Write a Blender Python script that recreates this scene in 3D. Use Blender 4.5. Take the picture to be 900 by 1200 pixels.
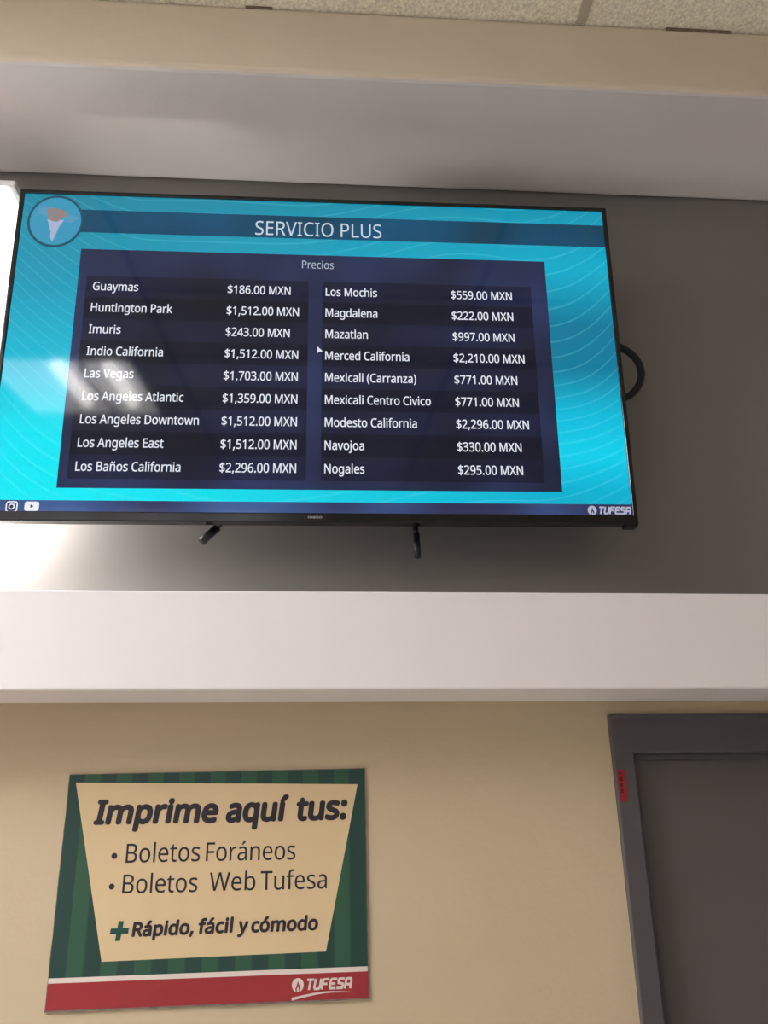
import bpy, bmesh, math, os, random
from mathutils import Vector, Matrix

random.seed(4)
sc = bpy.context.scene
for o in list(bpy.data.objects):
    bpy.data.objects.remove(o)
C = sc.collection
PI = math.pi

# ------------------------------------------------------------------ camera
EYE = 1.80                       # height of the hand-held phone, m
F_PX = 977.66                    # focal length in pixels of the 900x1200 frame
PITCH, YAW, ROLL = 0.3727, -0.0721, -0.0146
fw = Vector((-math.sin(YAW)*math.cos(PITCH), math.cos(YAW)*math.cos(PITCH), math.sin(PITCH)))
r0 = fw.cross(Vector((0, 0, 1))).normalized()
u0 = r0.cross(fw)
rt = r0*math.cos(ROLL) + u0*math.sin(ROLL)
up = -r0*math.sin(ROLL) + u0*math.cos(ROLL)
cam = bpy.data.cameras.new('camera')
cam.sensor_fit = 'VERTICAL'; cam.sensor_height = 24.0; cam.lens = 24.0*F_PX/1200.0
cam.clip_start = 0.05
cam_o = bpy.data.objects.new('camera', cam); C.objects.link(cam_o)
cam_o.matrix_world = Matrix(((rt.x, up.x, -fw.x, 0), (rt.y, up.y, -fw.y, 0), (rt.z, up.z, -fw.z, EYE), (0, 0, 0, 1)))
sc.camera = cam_o

# ------------------------------------------------------------------ light level
S = dict(near=31.5, right=0.6, rear=5.0, tube=21.0, refl=4.4, wall_glow=74.0, cover=1.6, window=0.4, screen=1.0)
w = bpy.data.worlds.new('world'); sc.world = w; w.use_nodes = True
w.node_tree.nodes['Background'].inputs[0].default_value = (0.75, 0.85, 1.0, 1)
w.node_tree.nodes['Background'].inputs[1].default_value = 0.6
vs = sc.view_settings
vs.view_transform = 'Standard'; vs.look = 'None'; vs.gamma = 1.0; vs.use_curve_mapping = False
vs.exposure = 0.0

# ------------------------------------------------------------------ geometry of the place (m, wall at y = WALL)
WALL = 1.60
LEDGE_Y, LEDGE_B, LEDGE_T = 1.454, EYE+0.2399, EYE+0.4158
SOF_Y, SOF_Z = 1.281, EYE+1.474
CEIL = EYE+1.660
XL, XR, YB = -3.3, 4.6, -7.5
TV_C = Vector((-0.022, 1.4397, EYE+0.908)); TV_TILT, TV_ROLL = 0.083, 0.0053
TV_W = 1.235; TV_H = TV_W*0.577
tx = Vector((math.cos(TV_ROLL), 0, math.sin(TV_ROLL)))
tu = Vector((-math.sin(TV_ROLL)*math.cos(TV_TILT), -math.sin(TV_TILT), math.cos(TV_ROLL)*math.cos(TV_TILT)))
tn = tx.cross(tu)                # towards the room
EYE_P = Vector((0, 0, EYE))
def ray(px, py):
    return fw*F_PX + rt*(px-450) - up*(py-600)
def at(px, py, Y=WALL):          # a pixel of the photograph -> the point on the plane y = Y
    d = ray(px, py); return EYE_P + d*(Y/d.y)
def tv(px, py):                  # a pixel -> (right, up) on the face of the television, from its centre
    d = ray(px, py); t = (TV_C-EYE_P).dot(tn)/d.dot(tn)
    p = EYE_P + d*t - TV_C
    return (p.dot(tx), p.dot(tu))

# ------------------------------------------------------------------ materials
def lin(c):
    def f(v):
        v /= 255.0
        return v/12.92 if v <= .04045 else ((v+.055)/1.055)**2.4
    return tuple(f(v) for v in c)+(1,)
def mat(name, rgb, rough=.6, spec=.5, metal=0, var=0.0, scale=6.0, bump=0.0, bscale=60.0, coat=0.0):
    m = bpy.data.materials.new(name); m.use_nodes = True
    nt = m.node_tree; b = nt.nodes['Principled BSDF']
    col = lin(rgb)
    b.inputs['Base Color'].default_value = col
    b.inputs['Roughness'].default_value = rough
    b.inputs['Specular IOR Level'].default_value = spec
    b.inputs['Metallic'].default_value = metal
    b.inputs['Coat Weight'].default_value = coat
    tc = nt.nodes.new('ShaderNodeTexCoord')
    if var > 0:
        n = nt.nodes.new('ShaderNodeTexNoise'); n.inputs['Scale'].default_value = scale; n.inputs['Detail'].default_value = 5
        nt.links.new(tc.outputs['Object'], n.inputs['Vector'])
        r = nt.nodes.new('ShaderNodeValToRGB')
        r.color_ramp.elements[0].position = .3; r.color_ramp.elements[1].position = .7
        r.color_ramp.elements[0].color = tuple(v*(1-var) for v in col[:3])+(1,)
        r.color_ramp.elements[1].color = tuple(min(1, v*(1+var)) for v in col[:3])+(1,)
        nt.links.new(n.outputs['Fac'], r.inputs[0]); nt.links.new(r.outputs[0], b.inputs['Base Color'])
    if bump > 0:
        n2 = nt.nodes.new('ShaderNodeTexNoise'); n2.inputs['Scale'].default_value = bscale; n2.inputs['Detail'].default_value = 4
        nt.links.new(tc.outputs['Object'], n2.inputs['Vector'])
        bp = nt.nodes.new('ShaderNodeBump'); bp.inputs['Strength'].default_value = bump; bp.inputs['Distance'].default_value = .004
        nt.links.new(n2.outputs['Fac'], bp.inputs['Height']); nt.links.new(bp.outputs['Normal'], b.inputs['Normal'])
    return m
def lamp_mat(name, rgb, strength):
    m = bpy.data.materials.new(name); m.use_nodes = True
    b = m.node_tree.nodes['Principled BSDF']
    b.inputs['Base Color'].default_value = (.8, .8, .8, 1)
    b.inputs['Emission Color'].default_value = tuple(rgb)+(1,)
    b.inputs['Emission Strength'].default_value = strength
    return m
def lcd(name, rgb, strength=1.0, rough=.06):      # a lit region of the screen under its glossy face
    m = bpy.data.materials.new(name); m.use_nodes = True
    b = m.node_tree.nodes['Principled BSDF']
    b.inputs['Base Color'].default_value = (.002, .002, .002, 1); b.inputs['Specular IOR Level'].default_value = .4
    b.inputs['Roughness'].default_value = rough
    b.inputs['Emission Color'].default_value = lin(rgb)
    b.inputs['Emission Strength'].default_value = strength*S['screen']
    return m

M = {}
M['grey'] = mat('grey_wall_paint', (122, 117, 114), .3, .7, var=.03, scale=3)
M['cream'] = mat('cream_wall_paint', (200, 181, 149), .6, .3, var=.03, scale=2.5, bump=.12, bscale=90)
M['white'] = mat('white_ledge_paint', (236, 230, 226), .55, .3, var=.015, scale=4, bump=.08, bscale=80)
M['soffit_face'] = mat('cream_soffit_paint', (222, 207, 184), .6, .3, var=.02, scale=3, bump=.1, bscale=80)
M['soffit'] = mat('off_white_soffit_paint', (224, 217, 211), .6, .3, var=.02, scale=3, bump=.1, bscale=80)
M['tile'] = mat('mineral_ceiling_tile', (240, 228, 206), .9, .1, var=.22, scale=160, bump=.7, bscale=170)
M['tbar'] = mat('ceiling_grid_metal', (180, 168, 150), .5, .3)
M['floor'] = mat('pale_floor_tile', (214, 211, 206), .35, .4, var=.06, scale=3)
M['side'] = mat('side_wall_paint', (220, 216, 210), .7, .2, var=.02)
M['door'] = mat('grey_door_paint', (94, 88, 85), .5, .4, var=.03, scale=3)
M['frame'] = mat('grey_door_frame_paint', (84, 80, 80), .5, .4, var=.03, scale=4)
M['black'] = mat('glossy_black_plastic', (17, 17, 19), .16, .5)
M['matte'] = mat('matte_black_plastic', (22, 22, 24), .55, .4, bump=.1, bscale=200)
M['steel'] = mat('black_painted_steel', (24, 24, 28), .45, .5)
M['rubber'] = mat('black_cable_rubber', (20, 20, 24), .5, .4)
M['badge'] = mat('silver_badge_print', (150, 148, 160), .4, .5)
M['pgreen'] = None
M['pcream'] = mat('poster_cream_print', (216, 190, 147), .5, .4)
M['pred'] = mat('poster_red_print', (156, 48, 52), .45, .4, var=.03, scale=12)
M['pwhite'] = mat('poster_white_print', (222, 208, 196), .5, .4)
M['pink'] = mat('poster_black_ink', (44, 38, 44), .5, .4)
M['plus'] = mat('poster_green_ink', (24, 76, 62), .5, .4)
M['pedge'] = mat('poster_board_edge', (120, 112, 100), .8, .2, var=.2, scale=90)
M['red'] = mat('red_sticker_vinyl', (150, 34, 42), .45, .4, var=.25, scale=70)
M['redink'] = mat('dark_sticker_ink', (92, 20, 28), .5, .3)
M['metalwhite'] = mat('white_enamel', (225, 225, 222), .4, .4)
for k_ in ('near', 'right', 'rear'): M[k_] = lamp_mat('troffer_light_'+k_, (1.0, .985, 1.06), S[k_])
M['tube'] = lamp_mat('fluorescent_tube_light', (1.0, .97, .94), S['tube'])
M['side_glow'] = lamp_mat('added_side_glow', (1.0, .98, .95), S['wall_glow'])  # added emission that brightens the grey wall beside the television
M['cover'] = lamp_mat('added_glow_cover', (1.0, .99, .97), S['cover'])  # front of the added box, glowing enough to read as white
M['pane'] = lamp_mat('daylit_window_pane', (.9, .95, 1.0), S['window'])

def green_stripes():
    m = bpy.data.materials.new('poster_green_stripes'); m.use_nodes = True
    nt = m.node_tree; b = nt.nodes['Principled BSDF']; b.inputs['Roughness'].default_value = .5
    tc = nt.nodes.new('ShaderNodeTexCoord'); sp = nt.nodes.new('ShaderNodeSeparateXYZ')
    nt.links.new(tc.outputs['Object'], sp.inputs[0])
    a = nt.nodes.new('ShaderNodeMath'); a.operation = 'MULTIPLY_ADD'; a.inputs[1].default_value = 1/0.0555; a.inputs[2].default_value = 20.27
    fr = nt.nodes.new('ShaderNodeMath'); fr.operation = 'FRACT'
    g = nt.nodes.new('ShaderNodeValToRGB'); g.color_ramp.interpolation = 'LINEAR'
    e = g.color_ramp.elements
    e[0].position = .47; e[0].color = lin((42, 84, 60)); e[1].position = .53; e[1].color = lin((24, 62, 53))
    nt.links.new(sp.outputs['X'], a.inputs[0]); nt.links.new(a.outputs[0], fr.inputs[0])
    nt.links.new(fr.outputs[0], g.inputs[0]); nt.links.new(g.outputs[0], b.inputs['Base Color'])
    return m
M['pgreen'] = green_stripes()

def screen_back():                # the cyan wallpaper the screen shows: bands of brightness and thin contour lines
    m = bpy.data.materials.new('screen_cyan_wallpaper'); m.use_nodes = True
    nt = m.node_tree; b = nt.nodes['Principled BSDF']; L = nt.links.new; N = nt.nodes.new
    b.inputs['Base Color'].default_value = (.002, .002, .002, 1); b.inputs['Roughness'].default_value = .06; b.inputs['Specular IOR Level'].default_value = .4
    tc = N('ShaderNodeTexCoord'); sp = N('ShaderNodeSeparateXYZ'); L(tc.outputs['Object'], sp.inputs[0])
    def math_(op, a, bb, c=None):
        n = N('ShaderNodeMath'); n.operation = op
        for i, v in enumerate((a, bb, c)):
            if v is None: continue
            if isinstance(v, (int, float)): n.inputs[i].default_value = v
            else: L(v, n.inputs[i])
        return n.outputs[0]
    # backlight level by height on the picture
    t = math_('MULTIPLY_ADD', sp.outputs['Z'], 1/TV_H, .5)
    ra = N('ShaderNodeValToRGB'); el = ra.color_ramp.elements
    stops = [(0, (4, 160, 192)), (.1, (0, 178, 212)), (.2, (0, 206, 236)), (.32, (0, 184, 218)), (.46, (4, 122, 156)), (.6, (4, 118, 152)), (.78, (0, 170, 202)), (1, (6, 146, 176))]
    while len(el) < len(stops): el.new(.5)
    for k, (p, c) in enumerate(stops): el[k].position = p; el[k].color = lin(c)
    L(t, ra.inputs[0])
    rb = N('ShaderNodeValToRGB'); el = rb.color_ramp.elements      # left side of the picture
    stops = [(0, (0, 236, 248)), (.25, (0, 226, 244)), (.45, (4, 184, 214)), (.7, (22, 152, 184)), (.9, (26, 142, 170)), (1, (24, 132, 158))]
    while len(el) < len(stops): el.new(.5)
    for k, (p, c) in enumerate(stops): el[k].position = p; el[k].color = lin(c)
    L(t, rb.inputs[0])
    s = math_('MULTIPLY_ADD', sp.outputs['X'], 1/.9, .5)
    mx = N('ShaderNodeMix'); mx.data_type = 'RGBA'; L(s, mx.inputs['Factor']); mx.clamp_factor = True
    L(rb.outputs[0], mx.inputs['A']); L(ra.outputs[0], mx.inputs['B'])
    # contour lines of a smooth hilly field
    ns = N('ShaderNodeTexNoise'); ns.inputs['Scale'].default_value = 1.5; ns.inputs['Detail'].default_value = 1; ns.inputs['Roughness'].default_value = .35
    mp = N('ShaderNodeMapping'); mp.inputs['Scale'].default_value = (1.1, 1, 1.0); mp.inputs['Location'].default_value = (3.2, 0, 1.3)
    L(tc.outputs['Object'], mp.inputs[0]); L(mp.outputs[0], ns.inputs['Vector'])
    x2 = math_('MULTIPLY', sp.outputs['X'], sp.outputs['X'])
    ab = math_('ABSOLUTE', math_('SUBTRACT', sp.outputs['X'], .02), 0)
    bow = math_('POWER', math_('MAXIMUM', math_('SUBTRACT', ab, .38), 0), 1.8)
    h = math_('ADD', math_('MULTIPLY', ns.outputs['Fac'], 11.0), math_('MULTIPLY', sp.outputs['Z'], 32.0))
    h = math_('SUBTRACT', h, math_('MULTIPLY', bow, 55))
    fr = math_('FRACT', h, 0)
    tri = math_('ABSOLUTE', math_('SUBTRACT', fr, .5), 0)
    ln = N('ShaderNodeMapRange'); ln.inputs['From Min'].default_value = .075; ln.inputs['From Max'].default_value = .0
    ln.inputs['To Min'].default_value = 0; ln.inputs['To Max'].default_value = .17; ln.clamp = True
    L(tri, ln.inputs['Value'])
    m2 = N('ShaderNodeMix'); m2.data_type = 'RGBA'; L(ln.outputs[0], m2.inputs['Factor']); L(mx.outputs['Result'], m2.inputs['A'])
    m2.inputs['B'].default_value = lin((120, 240, 250))
    L(m2.outputs['Result'], b.inputs['Emission Color']); b.inputs['Emission Strength'].default_value = S['screen']
    return m
def screen_panel(name, a, bcol, scale):          # slate panels with the uneven glow of the backlight
    m = lcd(name, a); nt = m.node_tree; b = nt.nodes['Principled BSDF']
    tc = nt.nodes.new('ShaderNodeTexCoord'); n = nt.nodes.new('ShaderNodeTexNoise'); n.inputs['Scale'].default_value = scale; n.inputs['Detail'].default_value = 1
    nt.links.new(tc.outputs['Object'], n.inputs['Vector'])
    r = nt.nodes.new('ShaderNodeValToRGB'); r.color_ramp.elements[0].position = .35; r.color_ramp.elements[1].position = .68
    r.color_ramp.elements[0].color = lin(a); r.color_ramp.elements[1].color = lin(bcol)
    nt.links.new(n.outputs['Fac'], r.inputs[0]); nt.links.new(r.outputs[0], b.inputs['Emission Color'])
    return m
M['wallpaper'] = screen_back()
M['slate'] = screen_panel('screen_slate_panel', (26, 33, 60), (40, 51, 92), 5)
M['rowdark'] = screen_panel('screen_dark_row', (10, 14, 32), (14, 20, 44), 5)
M['rowmid'] = screen_panel('screen_mid_row', (16, 21, 42), (24, 32, 64), 5)
M['banner'] = screen_panel('screen_banner_teal', (10, 58, 82), (8, 82, 122), 4)
M['bar'] = screen_panel('screen_bottom_bar', (44, 46, 84), (62, 92, 148), 4)
M['stext'] = lcd('screen_white_text', (226, 230, 240))
M['title'] = lcd('screen_title_text', (196, 210, 222))
M['sdim'] = lcd('screen_dim_text', (176, 190, 204))
M['ring'] = lcd('screen_emblem_ring', (24, 78, 100))
M['sea'] = lcd('screen_emblem_sea', (56, 150, 186))
M['land'] = lcd('screen_emblem_land', (142, 130, 128))
M['cone'] = lcd('screen_emblem_white', (164, 176, 206))
M['cloud'] = lcd('screen_emblem_cloud', (84, 152, 186))
M['icon'] = lcd('screen_icon_white', (236, 238, 255))
M['logo'] = lcd('screen_logo_grey', (176, 178, 200))
M['navy'] = lcd('screen_icon_navy', (44, 46, 84))

# ------------------------------------------------------------------ mesh helpers
class MB:
    def __init__(s): s.bm = bmesh.new(); s.mats = []
    def mi(s, m):
        if m not in s.mats: s.mats.append(m)
        return s.mats.index(m)
    def box(s, lo, hi, m, bevel=0.0):
        n0 = len(s.bm.faces)
        g = bmesh.ops.create_cube(s.bm, size=1)
        for v in g['verts']:
            v.co = Vector([lo[k]+(v.co[k]+.5)*(hi[k]-lo[k]) for k in range(3)])
        fs = {f for v in g['verts'] for f in v.link_faces}
        if bevel > 0:
            es = {e for v in g['verts'] for e in v.link_edges}
            r = bmesh.ops.bevel(s.bm, geom=list(es), offset=bevel, segments=3, affect='EDGES', profile=.5)
            fs = set(r['faces']) | {f for f in fs if f.is_valid}
        i = s.mi(m)
        for f in fs:
            if f.is_valid: f.material_index = i
        return s
    def poly(s, pts, m):
        f = s.bm.faces.new([s.bm.verts.new(p) for p in pts]); f.material_index = s.mi(m); return f
    def prism(s, pts, vec, m, side=None):         # closed outline pushed along vec
        a = [s.bm.verts.new(p) for p in pts]; b = [s.bm.verts.new(Vector(p)+Vector(vec)) for p in pts]
        i = s.mi(m); j = s.mi(side) if side else i
        s.bm.faces.new(a).material_index = i; s.bm.faces.new(list(reversed(b))).material_index = j
        n = len(a)
        for k in range(n):
            s.bm.faces.new((a[k], b[k], b[(k+1) % n], a[(k+1) % n])).material_index = j
        return s
    def tube(s, pts, r, m, seg=12, cap=True):
        pts = [Vector(p) for p in pts]; rings = []; i = s.mi(m)
        ref = Vector((0, 1, 0.13)).normalized()
        for k, p in enumerate(pts):
            t = (pts[min(k+1, len(pts)-1)]-pts[max(k-1, 0)]).normalized()
            a = t.cross(ref).normalized(); b = a.cross(t)
            rr = r[k] if isinstance(r, (list, tuple)) else r
            rings.append([s.bm.verts.new(p+a*math.cos(q*2*PI/seg)*rr+b*math.sin(q*2*PI/seg)*rr) for q in range(seg)])
        for k in range(len(rings)-1):
            for q in range(seg):
                f = s.bm.faces.new((rings[k][q], rings[k][(q+1) % seg], rings[k+1][(q+1) % seg], rings[k+1][q])); f.material_index = i; f.smooth = True
        if cap:
            s.bm.faces.new(rings[0]).material_index = i; s.bm.faces.new(list(reversed(rings[-1]))).material_index = i
        return s
    def build(s, name, parent=None, recalc=True):
        if recalc: bmesh.ops.recalc_face_normals(s.bm, faces=s.bm.faces)
        me = bpy.data.meshes.new(name); s.bm.to_mesh(me); s.bm.free()
        for m in s.mats: me.materials.append(m)
        o = bpy.data.objects.new(name, me); C.objects.link(o)
        if parent: o.parent = parent
        return o
def tag(o, label=None, cat=None, group=None, kind=None):
    if label: o['label'] = label
    if cat: o['category'] = cat
    if group: o['group'] = group
    if kind: o['kind'] = kind
    return o
def empty(name, loc=(0, 0, 0), **k):
    o = bpy.data.objects.new(name, None); C.objects.link(o); o.location = loc; o.empty_display_size = .1
    return tag(o, **k)
def copy_tree(o, parent=None):
    c = o.copy(); C.objects.link(c); c.parent = parent
    for ch in list(o.children): copy_tree(ch, c)
    return c

# ---- lettering
FONT = None
try:
    _p = os.path.join(bpy.utils.resource_path('LOCAL'), 'datafiles', 'fonts', 'NotoSansHebrew-Regular.woff2')
    if os.path.exists(_p): FONT = bpy.data.fonts.load(_p)
except Exception:
    FONT = None
def glyphs(body, font=None, offset=0.0, shear=0.0, spacing=1.0):
    c = bpy.data.curves.new('text', 'FONT'); c.body = body; c.offset = offset; c.shear = shear; c.space_character = spacing
    c.resolution_u = 6
    if font: c.font = font
    o = bpy.data.objects.new('text', c); C.objects.link(o)
    dg = bpy.context.evaluated_depsgraph_get(); dg.update()
    me = o.evaluated_get(dg).to_mesh()
    vs_ = [(v.co.x, v.co.y) for v in me.vertices]; fs = [tuple(p.vertices) for p in me.polygons]
    o.evaluated_get(dg).to_mesh_clear()
    bpy.data.objects.remove(o); bpy.data.curves.remove(c)
    return vs_, fs
_cap = {}
def cap_h(font):
    k = font.name if font else ''
    if k not in _cap:
        v, f = glyphs('H', font); _cap[k] = max(q[1] for q in v)
    return _cap[k]
def put_text(mb, m, body, origin, ex, ez, cap, width=None, sx=1.0, font=None, offset=0.0, shear=0.0, normal=Vector((0, -1, 0)), fat=0.0, spacing=1.0):
    """baseline starts at origin, runs along ex (unit), letters rise along ez (unit); cap = capital height"""
    v, f = glyphs(body, font, offset, shear, spacing)
    s = cap/cap_h(font)
    x0 = min(q[0] for q in v); x1 = max(q[0] for q in v)
    fx = s*sx if width is None else width/(x1-x0)
    i = mb.mi(m)
    # fat > 0: a bold, round-cornered letter swept from copies moved around a small circle
    nrm = ex.cross(ez)
    for n, (dx, dz) in enumerate([(0, 0)] if fat <= 0 else [(fat*math.cos(k*PI/4), fat*math.sin(k*PI/4)) for k in range(8)]):
        vv = [mb.bm.verts.new(Vector(origin)+ex*((q[0]-x0)*fx+dx)+ez*(q[1]*s+dz)+nrm*(n*1.5e-5)) for q in v]
        for p in f:
            try: mb.bm.faces.new([vv[k] for k in p]).material_index = i
            except ValueError: pass
    return (x1-x0)*fx

# ================================================================== THE SETTING
def struct(o): o['kind'] = 'structure'; return o
T = .14
# door opening in the cream wall (corner positions measured on the wall plane)
DX0 = at(711, 838).x; DX1 = DX0+.98; DZ = at(711, 838).z
mb = MB()
mb.box((XL, WALL, 0), (DX0+.002, WALL+T, LEDGE_B+.05), M['cream'])
mb.box((DX0+.002, WALL, DZ-.002), (DX1-.002, WALL+T, LEDGE_B+.05), M['cream'])
mb.box((DX1-.002, WALL, 0), (XR, WALL+T, LEDGE_B+.05), M['cream'])
struct(mb.build('wall_front_lower'))
struct(MB().box((XL, WALL, LEDGE_B+.05), (XR, WALL+T, CEIL), M['grey']).build('wall_front_upper'))
# the white boxed ledge under the television and the boxed soffit above it
struct(MB().box((XL, LEDGE_Y, LEDGE_B), (XR, WALL, LEDGE_T), M['white'], .004).build('trim_1'))
mb = MB().box((XL, SOF_Y, SOF_Z), (XR, WALL, CEIL), M['soffit'], .012); mb.mi(M['soffit_face'])
for f in mb.bm.faces:
    f.normal_update()
    if abs(f.normal.y) > .7: f.material_index = 1
struct(mb.build('trim_2'))
struct(MB().box((XL-T, YB-T, -T), (XR+T, WALL+T, 0), M['floor']).build('floor'))
struct(MB().box((XL-T, YB, 0), (XL, WALL+T, CEIL), M['side']).build('wall_left'))
struct(MB().box((XR, YB, 0), (XR+T, WALL+T, CEIL), M['side']).build('wall_right'))
struct(MB().box((XL-T, YB-T, 0), (XR+T, YB, CEIL), M['side']).build('wall_back'))
# ceiling: lay-in tiles on a T-bar grid; bar positions follow the bar seen at the top of the photograph
bar_x = .540
mb = MB(); mb.box((XL-T, YB-T, CEIL), (XR+T, WALL+T, CEIL+T), M['tile'])
struct(mb.build('ceiling'))
mb = MB()
k = -5
while k < 5:
    x = bar_x+k*1.22
    if XL < x < XR: mb.box((x-.011, YB, CEIL-.004), (x+.011, SOF_Y, CEIL+.002), M['tbar'])
    k += 1
y = SOF_Y-.50
while y > YB:
    mb.box((XL, y-.011, CEIL-.004), (XR, y+.011, CEIL+.002), M['tbar']); y -= .61
struct(mb.build('trim_3'))
# dark gaps and scuffs where the tiles meet the soffit
mb = MB()
M['gap'] = mat('dark_joint_dirt', (132, 114, 94), .9, .1, var=.3, scale=90)
for (a, b, hh) in ((780, 857, .005), (286, 318, .003)):
    pa = at(a, 0, SOF_Y).x; pb = at(b, 0, SOF_Y).x
    pa = at(a, 34, SOF_Y).x; pb = at(b, 36, SOF_Y).x
    mb.box((pa, SOF_Y-.0015, CEIL-hh-.004), (pb, SOF_Y+.002, CEIL-.001), M['gap'], .001)
struct(mb.build('trim_4'))

# door: steel frame with a recessed flush leaf
FW = at(740, 883).x-DX0; HT = DZ-at(743, 883).z
door = struct(empty('door_1', (DX0, WALL, 0)))
W_ = DX1-DX0
mb = MB()
mb.box((0, -.012, 0), (FW, T-.01, DZ), M['frame'], .003)
mb.box((W_-FW, -.012, 0), (W_, T-.01, DZ), M['frame'], .003)
mb.box((FW-.004, -.0115, DZ-HT), (W_-FW+.004, T-.01, DZ-.0005), M['frame'], .003)
mb.box((-.0005, -.0135, DZ-.010), (W_+.0005, 0, DZ), M['frame'], .002)     # top drip lip
f_ = mb.build('door_frame', door)
mb = MB()                                                                # door stop lining the opening
mb.box((FW-.001, .006, 0), (FW+.011, .05, DZ-HT), M['frame'], .002)
mb.box((W_-FW-.011, .006, 0), (W_-FW+.001, .05, DZ-HT), M['frame'], .002)
mb.box((FW, .006, DZ-HT-.011), (W_-FW, .05, DZ-HT+.001), M['frame'], .002)
mb.build('door_stop', door)
mb = MB(); mb.box((FW+.003, .018, .006), (W_-FW-.003, .060, DZ-HT-.006), M['door'], .002)
mb.build('door_leaf', door)

# daylit high window in the left wall
mb = MB(); y0, y1, z0, z1 = -1.9, .3, 1.7, 3.0
win = struct(empty('window_1', (XL, (y0+y1)/2, z0)))
wf = MB()
for q in range(4):
    y = (q/3-.5)*(y1-y0); wf.box((0, y-.03, 0), (.06, y+.03, z1-z0), M['metalwhite'], .004)
for z in (0, z1-z0): wf.box((0, -(y1-y0)/2-.03, z-.03), (.06, (y1-y0)/2+.03, z+.03), M['metalwhite'], .004)
wf.build('window_frame', win)
MB().box((.008, -(y1-y0)/2, 0), (.016, (y1-y0)/2, z1-z0), M['pane']).build('window_pane', win)

# ================================================================== CEILING LIGHTS
def troffer(name, label, louvre, sx, sy, light=None):
    t = empty(name, (0, 0, 0), label=label, cat='ceiling light')
    mb = MB()
    for (a, b) in (((-sx/2, -sy/2), (sx/2, -sy/2+.025)), ((-sx/2, sy/2-.025), (sx/2, sy/2)), ((-sx/2, -sy/2), (-sx/2+.025, sy/2)), ((sx/2-.025, -sy/2), (sx/2, sy/2))):
        mb.box((a[0], a[1], -.022), (b[0], b[1], -.002), M['metalwhite'], .003)
    mb.build('frame', t)
    if louvre:
        MB().box((-sx/2+.02, -sy/2+.02, -.006), (sx/2-.02, sy/2-.02, -.003), M['refl']).build('reflector', t)
        for x in louvre:
            MB().tube([(x, -.16, -.030), (x, sy/2-.06, -.030)], .026, M['tube'], 12).build('tube', t)
        for x in ((louvre[0]+louvre[1])/2,):
            MB().box((x-.008, -sy/2+.03, -.05), (x+.008, sy/2-.03, -.008), M['metalwhite'], .002).build('louvre_blade', t)
    else:
        MB().box((-sx/2+.02, -sy/2+.02, -.014), (sx/2-.02, sy/2-.02, -.006), M[light]).build('diffuser', t)
    return t
M['refl'] = lamp_mat('lit_white_reflector', (1.0, .97, .95), S['refl'])
t = troffer('ceiling_light', 'square ceiling troffer with bare tubes mirrored in the television screen', (0, .22), .68, .78)
t.location = (-1.19, -.85, CEIL)
for i, (x, y, light, lb) in enumerate(((-2.0, .30, 'near', 'ceiling light panel nearest the television wall, inner one of the left pair'), (-2.75, .30, 'near', 'ceiling light panel nearest the television wall, outer one of the left pair'),
         (3.4, -.6, 'right', 'ceiling light panel by the right wall, beside the viewer'), (-3.0, -4.4, 'rear', 'ceiling light panel in the row behind the viewer, first from the left'), (-2.25, -4.4, 'rear', 'ceiling light panel in the row behind the viewer, second from the left'),
         (-1.5, -4.4, 'rear', 'ceiling light panel in the row behind the viewer, third from the left'), (-.75, -4.4, 'rear', 'ceiling light panel in the row behind the viewer, fourth from the left'))):
    t = troffer('ceiling_light', lb, None, .60, 1.20, light); t.location = (x, y, CEIL)

# added glowing box left of the television, standing in for an unexplained white glow
LF = 1.46                                   # face of the added box stands off the wall
lx = at(9, 260, LF).x; lz = at(6, 213, LF).z; lb_ = EYE+.50; lh = lz-lb_; dp = WALL-LF
wall_glow = empty('added_wall_glow', (lx-.06, WALL, lb_), label='added glowing white box on the grey wall beside the television', cat='added light')
MB().box((-.060, -.035, 0), (.050, 0, lh), M['metalwhite'], .004).build('glow_base', wall_glow)
MB().box((-.060, -dp, .012), (.050, -.034, lh), M['cover'], .006).build('cover', wall_glow)
MB().box((.046, -dp+.008, .02), (.060, -.030, .26), M['side_glow'], .003).build('side_glow_strip', wall_glow)  # strong side emission, added to brighten the lower left of the grey wall
MB().box((-.062, -dp-.003, -.004), (.062, -.002, .014), M['metalwhite'], .004).build('end_cap', wall_glow)
MB().box((-.062, -dp-.002, lh-.012), (.062, -.002, lh+.004), M['metalwhite'], .004).build('top_cap', wall_glow)
MB().box((.046, -dp+.002, .265), (.074, -.002, .272), M['metalwhite'], .001).build('shade_lip', wall_glow)  # added lip that keeps the side glow off the soffit

# ================================================================== TELEVISION
tele = empty('television', label='large flat black television on the grey wall showing a blue bus fare list', cat='television')
tele.matrix_world = Matrix(((tx.x, -tn.x, tu.x, TV_C.x), (tx.y, -tn.y, tu.y, TV_C.y), (tx.z, -tn.z, tu.z, TV_C.z), (0, 0, 0, 1)))
hw, hh = TV_W/2, TV_H/2
BS, BT, BB = .0095, .0085, .0185           # bezel: sides, top, bottom
def rect_ring(mb, o, i, y0, y1, m):
    """picture-frame ring between outer and inner rectangles (x0,z0,x1,z1)"""
    def pts(r, y): return [Vector((r[0], y, r[1])), Vector((r[2], y, r[1])), Vector((r[2], y, r[3])), Vector((r[0], y, r[3]))]
    of, if_, ob, ib = [[mb.bm.verts.new(p) for p in pts(*a)] for a in ((o, y0), (i, y0), (o, y1), (i, y1))]
    k_ = mb.mi(m)
    for k in range(4):
        n = (k+1) % 4
        for q in ((of[k], of[n], if_[n], if_[k]), (ob[n], ob[k], ib[k], ib[n]), (of[n], of[k], ob[k], ob[n]), (if_[k], if_[n], ib[n], ib[k])):
            mb.bm.faces.new(q).material_index = k_
mb = MB()
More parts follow.
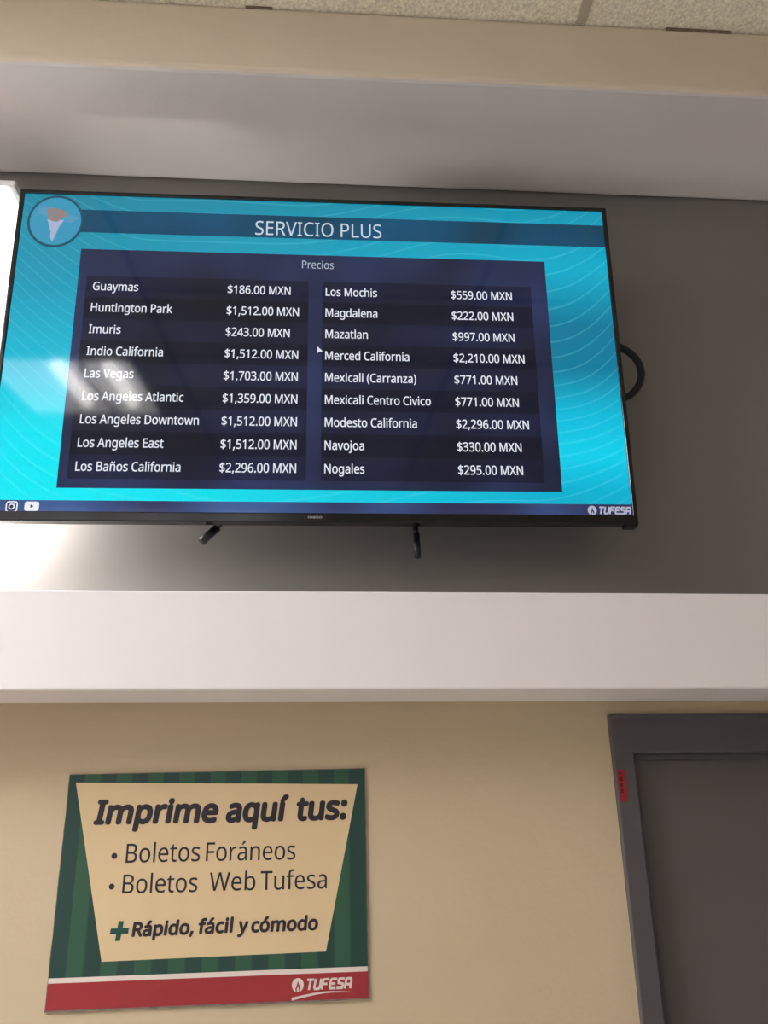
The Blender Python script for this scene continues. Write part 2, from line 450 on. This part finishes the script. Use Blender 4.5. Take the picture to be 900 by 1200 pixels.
rect_ring(mb, (-hw, -hh, hw, hh), (-hw+BS, -hh+BB, hw-BS, hh-BT), -.003, .024, M['black'])
es = [e for e in mb.bm.edges if e.calc_length() > .3]
bmesh.ops.bevel(mb.bm, geom=es, offset=.0022, segments=3, affect='EDGES', profile=.5)
mb.build('bezel', tele)
mb = MB()                                   # shallow back shell with the thicker electronics bulge
mb.box((-hw+.004, .022, -hh+.006), (hw-.004, .036, hh-.006), M['matte'], .006)
mb.prism([(-hw+.16, .034, -hh+.02), (hw-.16, .034, -hh+.02), (hw-.16, .034, hh-.26), (-hw+.16, .034, hh-.26)], (0, .032, 0), M['matte'])
mb.build('back_housing', tele)
for s in (-1, 1):                           # lower corner feet blocks of the housing
    MB().box((s*(hw-.012)-.012, .002, -hh-.004), (s*(hw-.012)+.012, .026, -hh+.004), M['matte'], .0018).build('corner_block', tele)

sx0, sx1, sz0, sz1 = -hw+BS-.002, hw-BS+.002, -hh+BB-.002, hh-BT+.002
def quad(mb, x0, z0, x1, z1, y, m): mb.poly([(x0, y, z0), (x1, y, z0), (x1, y, z1), (x0, y, z1)], m)
mb = MB(); mb.box((sx0, .0006, sz0), (sx1, .006, sz1), M['wallpaper'])
screen = mb.build('screen', tele)
LY = lambda n: .0006-.00028*n              # layers of the picture, fractions of a millimetre apart
EX, EZ = Vector((1, 0, 0)), Vector((0, 0, 1))
def tri_fan(mb, pts, y, m): mb.poly([(p[0], y, p[1]) for p in pts], m)
def disc(cx, cz, r, n=48, sq=1.0): return [(cx+r*math.cos(2*PI*k/n), cz+r*sq*math.sin(2*PI*k/n)) for k in range(n)]

# header band
bt = (tv(98, 247)[1]+tv(709, 263)[1])/2; bb = (tv(98, 274)[1]+tv(710, 288)[1])/2
mb = MB(); quad(mb, tv(90, 260)[0], bb, sx1, bt, LY(1), M['banner']); mb.build('title_banner', screen)
tl = tv(299, 275); tr_ = tv(447, 279)
mb = MB(); put_text(mb, M['title'], 'SERVICIO PLUS', (tl[0], LY(2), (tl[1]+tr_[1])/2), EX, EZ, tv(300, 259)[1]-tl[1], width=tr_[0]-tl[0], font=FONT)
mb.build('title_text', screen)
# price panel
pl, pr = (tv(97, 290)[0]+tv(64, 570)[0])/2, (tv(639, 306)[0]+tv(658, 578)[0])/2
pt, pb = (tv(97, 291)[1]+tv(639, 307)[1])/2, (tv(64, 570)[1]+tv(658, 578)[1])/2
mb = MB(); quad(mb, pl, pb, pr, pt, LY(1), M['slate'])
names1 = ['Guaymas', 'Huntington Park', 'Imuris', 'Indio California', 'Las Vegas', 'Los Angeles Atlantic', 'Los Angeles Downtown', 'Los Angeles East', 'Los Baños California']
cost1 = ['$186.00 MXN', '$1,512.00 MXN', '$243.00 MXN', '$1,512.00 MXN', '$1,703.00 MXN', '$1,359.00 MXN', '$1,512.00 MXN', '$1,512.00 MXN', '$2,296.00 MXN']
names2 = ['Los Mochis', 'Magdalena', 'Mazatlan', 'Merced California', 'Mexicali (Carranza)', 'Mexicali Centro Civico', 'Modesto California', 'Navojoa', 'Nogales']
cost2 = ['$559.00 MXN', '$222.00 MXN', '$997.00 MXN', '$2,210.00 MXN', '$771.00 MXN', '$771.00 MXN', '$2,296.00 MXN', '$330.00 MXN', '$295.00 MXN']
zt = (tv(111, 339)[1]+tv(267, 343.5)[1]+tv(382, 347)[1]+tv(530, 351)[1])/4
zb = (tv(86, 550)[1]+tv(257, 553.5)[1]+tv(380, 555.5)[1]+tv(536, 556.5)[1])/4
xn1 = (tv(111, 339)[0]+tv(86, 550)[0])/2; xc1 = (tv(267, 343)[0]+tv(257, 553)[0])/2
xn2 = (tv(382, 347)[0]+tv(380, 555)[0])/2; xc2 = (tv(530, 351)[0]+tv(536, 557)[0])/2
pitch = (zt-zb)/8
ra0, ra1 = xn1-.014, tv(360, 450)[0]; rb0, rb1 = tv(377, 450)[0], tv(630, 450)[0]
for k in range(9):
    zc = zt-pitch*k
    for (a, b) in ((ra0, ra1), (rb0, rb1)):
        quad(mb, a, zc-pitch*.32, b, zc+pitch*.68, LY(2), M['rowmid'] if k % 2 == 0 else M['rowdark'])
mb.build('price_panel', screen)
mb = MB(); a, b = tv(354, 314), tv(391, 315.5)
put_text(mb, M['sdim'], 'Precios', (a[0], LY(2), (a[1]+b[1])/2), EX, EZ, tv(354, 305)[1]-a[1], width=b[0]-a[0], font=FONT); mb.build('panel_heading', screen)
CAPN = tv(89, 510)[1]-tv(89, 521)[1]
def col(name, items, x, ref_i, ref_px):
    v, f = glyphs(items[ref_i], FONT); s = (tv(*ref_px[1])[0]-tv(*ref_px[0])[0])/(max(q[0] for q in v)-min(q[0] for q in v))
    sxx = s/(CAPN/cap_h(FONT))
    for k, t_ in enumerate(items):
        mb = MB(); put_text(mb, M['stext'], t_, (x, LY(3), zt-pitch*k), EX, EZ, CAPN*.97, sx=sxx/.97, font=FONT, fat=.00028)
        mb.build(name, screen)
col('destination_name', names1, xn1, 6, ((92, 494), (231, 496)))
col('price_text', cost1, xc1, 6, ((259, 497), (347, 499)))
col('destination_name', names2, xn2, 5, ((380, 474), (504, 476)))
col('price_text', cost2, xc2, 6, ((534, 502), (619, 504)))
# mouse pointer
c0 = tv(372, 406); mb = MB(); q = .0075
tri_fan(mb, [(c0[0], c0[1]), (c0[0], c0[1]-2.0*q), (c0[0]+.45*q, c0[1]-1.55*q), (c0[0]+1.4*q, c0[1]-1.4*q)], LY(3), M['stext']); mb.build('mouse_pointer', screen)
# round emblem
ec = ((tv(32, 259)[0]+tv(98, 260)[0])/2, (tv(65, 229)[1]+tv(65, 290)[1])/2); er = (tv(98, 260)[0]-tv(32, 259)[0])/2
er_z = (tv(65, 229)[1]-tv(65, 290)[1])/2/er
mb = MB(); tri_fan(mb, disc(ec[0], ec[1], er, sq=er_z), LY(2), M['ring']); tri_fan(mb, disc(ec[0], ec[1], er*.91, sq=er_z), LY(3), M['sea'])
blob = lambda cx, cz, rx, rz, ph: [(cx+rx*(1+.14*math.sin(3*a+ph)+.08*math.sin(5*a+2*ph))*math.cos(a), cz+rz*(1+.14*math.sin(3*a+ph)+.08*math.sin(5*a+2*ph))*math.sin(a)) for a in [2*PI*k/40 for k in range(40)]]
tri_fan(mb, blob(ec[0]-.33*er, ec[1]+.42*er, .36*er, .2*er, 1.3), LY(4), M['cloud'])
tri_fan(mb, blob(ec[0]+.5*er, ec[1]+.12*er, .3*er, .15*er, .2), LY(4), M['cloud'])
tri_fan(mb, [(ec[0]+a*er, ec[1]+b*er) for a, b in ((-.3, .06), (.3, .06), (.24, -.08), (.16, -.2), (.1, -.4), (.05, -.6), (-.04, -.86), (-.12, -.7), (-.13, -.45), (-.2, -.25), (-.24, -.1))], LY(4), M['cone'])
tri_fan(mb, blob(ec[0], ec[1]+.28*er, .35*er, .28*er, .9), LY(5), M['land'])
mb.build('globe_emblem', screen)
# bottom bar with icons and logo
bz = (tv(10, 583.5)[1]+tv(400, 589)[1]+tv(740, 593)[1])/3
mb = MB(); quad(mb, sx0, sz0, sx1, bz, LY(1), M['bar']); mb.build('bottom_bar', screen)
def rrect(cx, cz, w_, h_, r, n=6):
    out = []
    for (sx_, sz_, a0) in ((1, 1, 0), (-1, 1, PI/2), (-1, -1, PI), (1, -1, 1.5*PI)):
        for k in range(n+1):
            a = a0+PI/2*k/n; out.append((cx+sx_*(w_/2-r)+r*math.cos(a), cz+sz_*(h_/2-r)+r*math.sin(a)))
    return out
u = tv(21, 590)[0]-tv(7, 590)[0]            # camera icon size
ic = ((tv(14, 590)[0]), bz-.002-u*.52)
mb = MB(); tri_fan(mb, rrect(*ic, u, u, u*.26), LY(2), M['icon']); tri_fan(mb, rrect(*ic, u*.78, u*.78, u*.18), LY(3), M['navy'])
tri_fan(mb, disc(*ic, u*.27), LY(4), M['icon']); tri_fan(mb, disc(*ic, u*.16), LY(5), M['navy']); tri_fan(mb, disc(ic[0]+u*.24, ic[1]+u*.24, u*.06, 16), LY(4), M['icon'])
mb.build('social_icon', screen)
ic = (tv(37.5, 590)[0], bz-.003-u*.42); uw = tv(46, 590)[0]-tv(29, 590)[0]
mb = MB(); tri_fan(mb, rrect(*ic, uw, u*.84, u*.2), LY(2), M['icon']); tri_fan(mb, [(ic[0]-u*.11, ic[1]-u*.16), (ic[0]+u*.18, ic[1]), (ic[0]-u*.11, ic[1]+u*.16)], LY(3), M['navy'])
mb.build('social_icon', screen)

def company_logo(mb, P, ex, ez, h, width, m, hole, off):
    """flame disc, slanted rounded capitals and a swoosh; P = lower left of the disc, off(n) = layer offset vector"""
    r = h*.66; c = P+ex*r+ez*(h*.45)
    def V(x, z, n): return c+ex*x+ez*z+off(n)
    mb.poly([V(r*math.cos(2*PI*k/32), r*1.05*math.sin(2*PI*k/32), 0) for k in range(32)], m)
    mb.poly([V(a*r, b*r, 1) for a, b in ((-.30, -1.0), (-.42, -.55), (-.2, -.15), (-.12, .2), (.08, .62), (.16, .1), (.36, -.2), (.42, -.6), (.2, -.95))], hole)
    mb.poly([V(a*r, b*r, 2) for a, b in ((-.12, -.98), (-.2, -.6), (.02, -.22), (.2, -.62), (.1, -.98))], m)
    # letters as thick strokes on a unit grid, slanted
    L = {'T': [[(0, 1), (1, 1)], [(.5, 1), (.5, 0)]], 'U': [[(0, 1), (0, .18), (.16, 0), (.84, 0), (1, .18), (1, 1)]],
         'F': [[(1, 1), (.2, 1), (0, .85), (0, 0)], [(0, .5), (.75, .5)]], 'E': [[(1, 1), (.18, 1), (0, .82), (0, .18), (.18, 0), (1, 0)], [(0, .5), (.8, .5)]],
         'S': [[(1, 1), (.15, 1), (0, .85), (.12, .54), (.88, .46), (1, .18), (.85, 0), (0, 0)]], 'A': [[(0, 0), (0, .8), (.2, 1), (.8, 1), (1, .8), (1, 0)], [(0, .38), (1, .38)]]}
    x = 2*r+h*.28; lw = (width-x)/6*.70; gap = (width-x)/6; th = h*.24; hgt = h*.92
    ns = 0
    for n, ch in enumerate('TUFESA'):
        for st in L[ch]:
            pts = [(x+gap*n+a*lw+b*hgt*.22, b*hgt) for a, b in st]
            for k in range(len(pts)-1):
                (ax, az), (bx, bz_) = pts[k], pts[k+1]; dx, dz = bx-ax, bz_-az; l = math.hypot(dx, dz); dx, dz = dx/l, dz/l
                nx, nz = -dz*th/2, dx*th/2; e_ = th*.32; ns += 1
                mb.poly([P+ex*(px_)+ez*(pz_)+off(.12*(ns % 9)) for px_, pz_ in ((ax-dx*e_+nx, az-dz*e_+nz), (ax-dx*e_-nx, az-dz*e_-nz), (bx+dx*e_-nx, bz_+dz*e_-nz), (bx+dx*e_+nx, bz_+dz*e_+nz))], m)
    top, bot = [], []
    for k in range(25):
        t_ = k/24; z = -h*.95+h*.62*math.sin(min(1, t_*1.25)*PI/2)-h*.25*max(0, t_-.55)
        x_ = t_*width*.97; th2 = h*.17*(1-t_)**.7+h*.02
        top.append((x_, z+th2)); bot.append((x_, z-th2*.5))
    for k in range(24):
        mb.poly([P+ex*a+ez*b+off(0) for a, b in (bot[k], bot[k+1], top[k+1], top[k])], m)
lx0 = tv(689, 601); lx1 = tv(741, 602)
mb = MB(); company_logo(mb, Vector((lx0[0], LY(2), lx0[1]-.001)), EX, EZ, .0135, sx1-lx0[0]-.004, M['logo'], M['navy'], lambda n: Vector((0, -.00025*n, 0)))
mb.build('company_logo', screen, recalc=False)
# maker's lettering on the lower bezel
a, b = tv(361, 602), tv(377.5, 602.5)
mb = MB(); put_text(mb, M['badge'], 'maiso', (a[0], -.0034, -hh+.0075), EX, EZ, .0062, width=b[0]-a[0], offset=.012); mb.build('maker_lettering', tele)

# wall mount with its two release pulls hanging below the television
mount = empty('wall_mount', (TV_C.x, WALL, TV_C.z), label='black steel wall bracket with two pulls hanging below the television', cat='wall mount')
o_ = Vector((TV_C.x, WALL, TV_C.z))
mb = MB()
for z in (-.11, .09): mb.box((-.30, -.010, z), (.30, 0, z+.03), M['steel'], .002)
for x in (-.24, .24): mb.box((x-.012, -.008, -.11), (x+.012, 0, .12), M['steel'], .002)
mb.build('wall_plate', mount)
for x in (-.175, .19):
    mb = MB(); mb.prism([(x-.015, -.012, .18), (x-.015, -.065, .16), (x-.015, -.048, -.20), (x-.015, -.012, -.22)], (.03, 0, 0), M['steel']); mb.build('bracket_arm', mount)
def loc(px, py, Y): return at(px, py, Y)-o_
mb = MB(); mb.tube([loc(266, 606, 1.545), loc(262, 611, 1.54), loc(253, 620, 1.53)], .0045, M['steel']); mb.tube([loc(255, 618, 1.531), loc(236, 635, 1.525)], [.0082, .0082], M['steel'], 14); mb.build('release_pull', mount)
mb = MB(); mb.tube([loc(485, 600, 1.535), loc(487, 622, 1.53), loc(488, 628, 1.53)], .0052, M['steel']); mb.tube([loc(488, 626, 1.53), loc(489.5, 653, 1.525)], [.0066, .0066], M['steel'], 14); mb.build('release_pull', mount)

# power cable looping out beside the right edge of the television
pts = [at(*p) for p in ((700, 400, 1.515), (716, 402, 1.515), (729, 408, 1.515), (740, 415, 1.517), (748, 425, 1.52), (751.5, 438, 1.522), (749, 450, 1.524), (743, 459, 1.526), (735, 465, 1.527), (722, 469, 1.527), (705, 470, 1.525))]
def smooth(p, n=6):
    out = []
    for k in range(len(p)-1):
        a, b, c, d = p[max(k-1, 0)], p[k], p[k+1], p[min(k+2, len(p)-1)]
        for q_ in range(n):
            t_ = q_/n; out.append(.5*((2*b)+(c-a)*t_+(2*a-5*b+4*c-d)*t_*t_+(3*b-a-3*c+d)*t_**3))
    return out+[p[-1]]
cab = MB().tube(smooth(pts), .0078, M['rubber'], 12).build('power_cable')
tag(cab, 'thick black cable looping out behind the right edge of the television', 'cable')

# ================================================================== POSTER
PT = .004
bl, br, tr2, tl2 = at(54, 1186), at(432, 1171), at(428, 900), at(81, 908)
ang = math.atan2(((tr2-tl2)+(br-bl)).z, ((tr2-tl2)+(br-bl)).x)
pc = (bl+br+tr2+tl2)/4; PW = ((tr2-tl2).length+(br-bl).length)/2; PH = ((tl2-bl).length+(tr2-br).length)/2
poster = empty('poster', label='green and red cardboard ticket printing poster on the cream wall', cat='poster')
base = pc-Vector((-math.sin(ang), 0, math.cos(ang)))*PH/2
poster.location = base; poster.rotation_euler = (0, -ang, 0)
Rinv = Matrix.Rotation(ang, 4, 'Y')
def po(px, py, n=0):                        # pixel -> poster coordinates, n layers above its face
    p = Rinv @ (at(px, py, WALL-PT)-base); return Vector((p.x, -PT-.0002*n, p.z))
w2 = PW/2
# board outline with slightly chipped edges
rnd = random.Random(2); out = []
def edge(a, b, n, amp):
    for k in range(n):
        t_ = k/n; j = (rnd.random()-.5)*amp if k else 0
        dx, dz = b[0]-a[0], b[1]-a[1]; l = math.hypot(dx, dz)
        out.append(Vector((a[0]+dx*t_-dz/l*j, -PT, a[1]+dz*t_+dx/l*j)))
edge((-w2, 0), (w2, 0), 36, .0016); edge((w2, 0), (w2, PH), 24, .0012); edge((w2, PH), (-w2, PH), 24, .0008); edge((-w2, PH), (-w2, 0), 20, .0010)
mb = MB(); mb.prism(out, (0, PT, 0), M['pedge'])
zr = (po(53, 1145).z+po(432, 1134).z)/2      # top of the white rule
zq = zr-.0075
L_ = lambda n: -PT-.0002*n
e1 = .0012
mb.poly([(-w2+e1, L_(1), zr), (w2-e1, L_(1), zr), (w2-e1, L_(1), PH-e1), (-w2+e1, L_(1), PH-e1)], M['pgreen'])
mb.poly([(-w2+e1, L_(1), zq), (w2-e1, L_(1), zq), (w2-e1, L_(1), zr), (-w2+e1, L_(1), zr)], M['pwhite'])
mb.poly([(-w2+e1, L_(1), e1*2), (w2-e1, L_(1), e1*2), (w2-e1, L_(1), zq), (-w2+e1, L_(1), zq)], M['pred'])
ca, cb, cc, cd = po(119, 1127, 2), po(382, 1115, 2), po(419, 919, 2), po(89, 917, 2)
mb.poly([ca, cb, cc, cd], M['pcream'])
mb.build('board', poster)
def ptext(name, items):
    mb = MB()
    for (body, x0, y0, x1, y1, cp, m, kw) in items:
        a, b = po(x0, y0, 4), po(x1, y1, 4); ex = (b-a).normalized(); ez = Vector((-ex.z, 0, ex.x))
        caph = po(x0, y0-cp).z-po(x0, y0).z
        put_text(mb, m, body, a, ex, ez, caph, width=(b-a).length, **kw)
    return mb
BOLD = dict(font=FONT, fat=.0026, shear=.13)
ptext('heading_text', [('Imprime', 111, 965, 254, 962.5, 26, M['pink'], BOLD), ('aquí', 266, 962.5, 337, 960.5, 26, M['pink'], BOLD), ('tus:', 349, 960.5, 406, 958.5, 26, M['pink'], BOLD)]).build('heading_text', poster)
mb = ptext('', [('Boletos', 147, 1011, 234, 1009, 22, M['pink'], dict(font=FONT, offset=.002)), ('Foráneos', 241, 1009, 346, 1007, 21.5, M['pink'], dict(font=FONT, offset=.002)),
    ('Boletos', 143, 1047, 231, 1045, 22, M['pink'], dict(font=FONT, offset=.002)), ('Web', 245, 1044, 299, 1043, 21.5, M['pink'], dict(font=FONT, offset=.002)), ('Tufesa', 305, 1043, 383, 1041, 22, M['pink'], dict(font=FONT, offset=.002))])
for (px, py) in ((134, 1003), (131, 1039)):
    c = po(px, py, 4); mb.poly([(c.x+.0048*math.cos(2*PI*k/24), c.y, c.z+.0048*math.sin(2*PI*k/24)) for k in range(24)], M['pink'])
mb.build('list_text', poster)
mb = ptext('', [('Rápido,', 155, 1097, 226, 1094, 15.5, M['pink'], dict(font=FONT, fat=.0013, shear=.10)), ('fácil', 233, 1094, 273, 1092, 16, M['pink'], dict(font=FONT, fat=.0013, shear=.10)),
    ('y', 279, 1092, 290, 1092, 15.5, M['pink'], dict(font=FONT, fat=.0013, shear=.10)), ('cómodo', 295, 1092, 372, 1089, 15.5, M['pink'], dict(font=FONT, fat=.0013, shear=.10))])
mb.build('slogan_text', poster)
c = po(140, 1091, 4); s, t_ = .0150, .0042; k_ = .12
mb = MB()
mb.poly([(c.x+x*s+z*s*k_, c.y, c.z+z*s) for x, z in ((-1, -.28), (-.28, -.28), (-.28, -1), (.28, -1), (.28, -.28), (1, -.28), (1, .28), (.28, .28), (.28, 1), (-.28, 1), (-.28, .28), (-1, .28))], M['plus'])
mb.build('plus_sign', poster)
a, b = po(342, 1160, 2), po(413, 1157, 2); ex = (b-a).normalized(); ez = Vector((-ex.z, 0, ex.x))
mb = MB(); company_logo(mb, a, ex, ez, .0150, (b-a).length, M['pwhite'], M['pred'], lambda n: Vector((0, -.0002*n, 0)))
mb.build('company_logo', poster, recalc=False)

# ================================================================== STICKER ON THE DOOR FRAME
YS = WALL-.0125
a, b = at(720, 902, YS), at(736, 939, YS)
x0 = DX0+.0035; wd = .0150; z1_, z0_ = a.z, b.z
mb = MB(); mb.box((x0, YS-.0006, z0_), (x0+wd, YS+.0004, z1_), M['red'])
for k, (fx0, fx1, fz0, fz1) in enumerate(((.18, .62, .62, .80), (.12, .58, .44, .58), (.2, .55, .26, .40), (.25, .5, .84, .92))):
    h0, h1 = z0_+(z1_-z0_)*fz0, z0_+(z1_-z0_)*fz1
    mb.poly([(x0+wd*fx0, YS-.0009, h0), (x0+wd*fx1, YS-.0009, h0+.001), (x0+wd*fx1, YS-.0009, h1), (x0+wd*fx0, YS-.0009, h1-.001)], M['redink'])
tag(mb.build('sticker'), 'small worn red sticker on the left upright of the grey door frame', 'sticker')
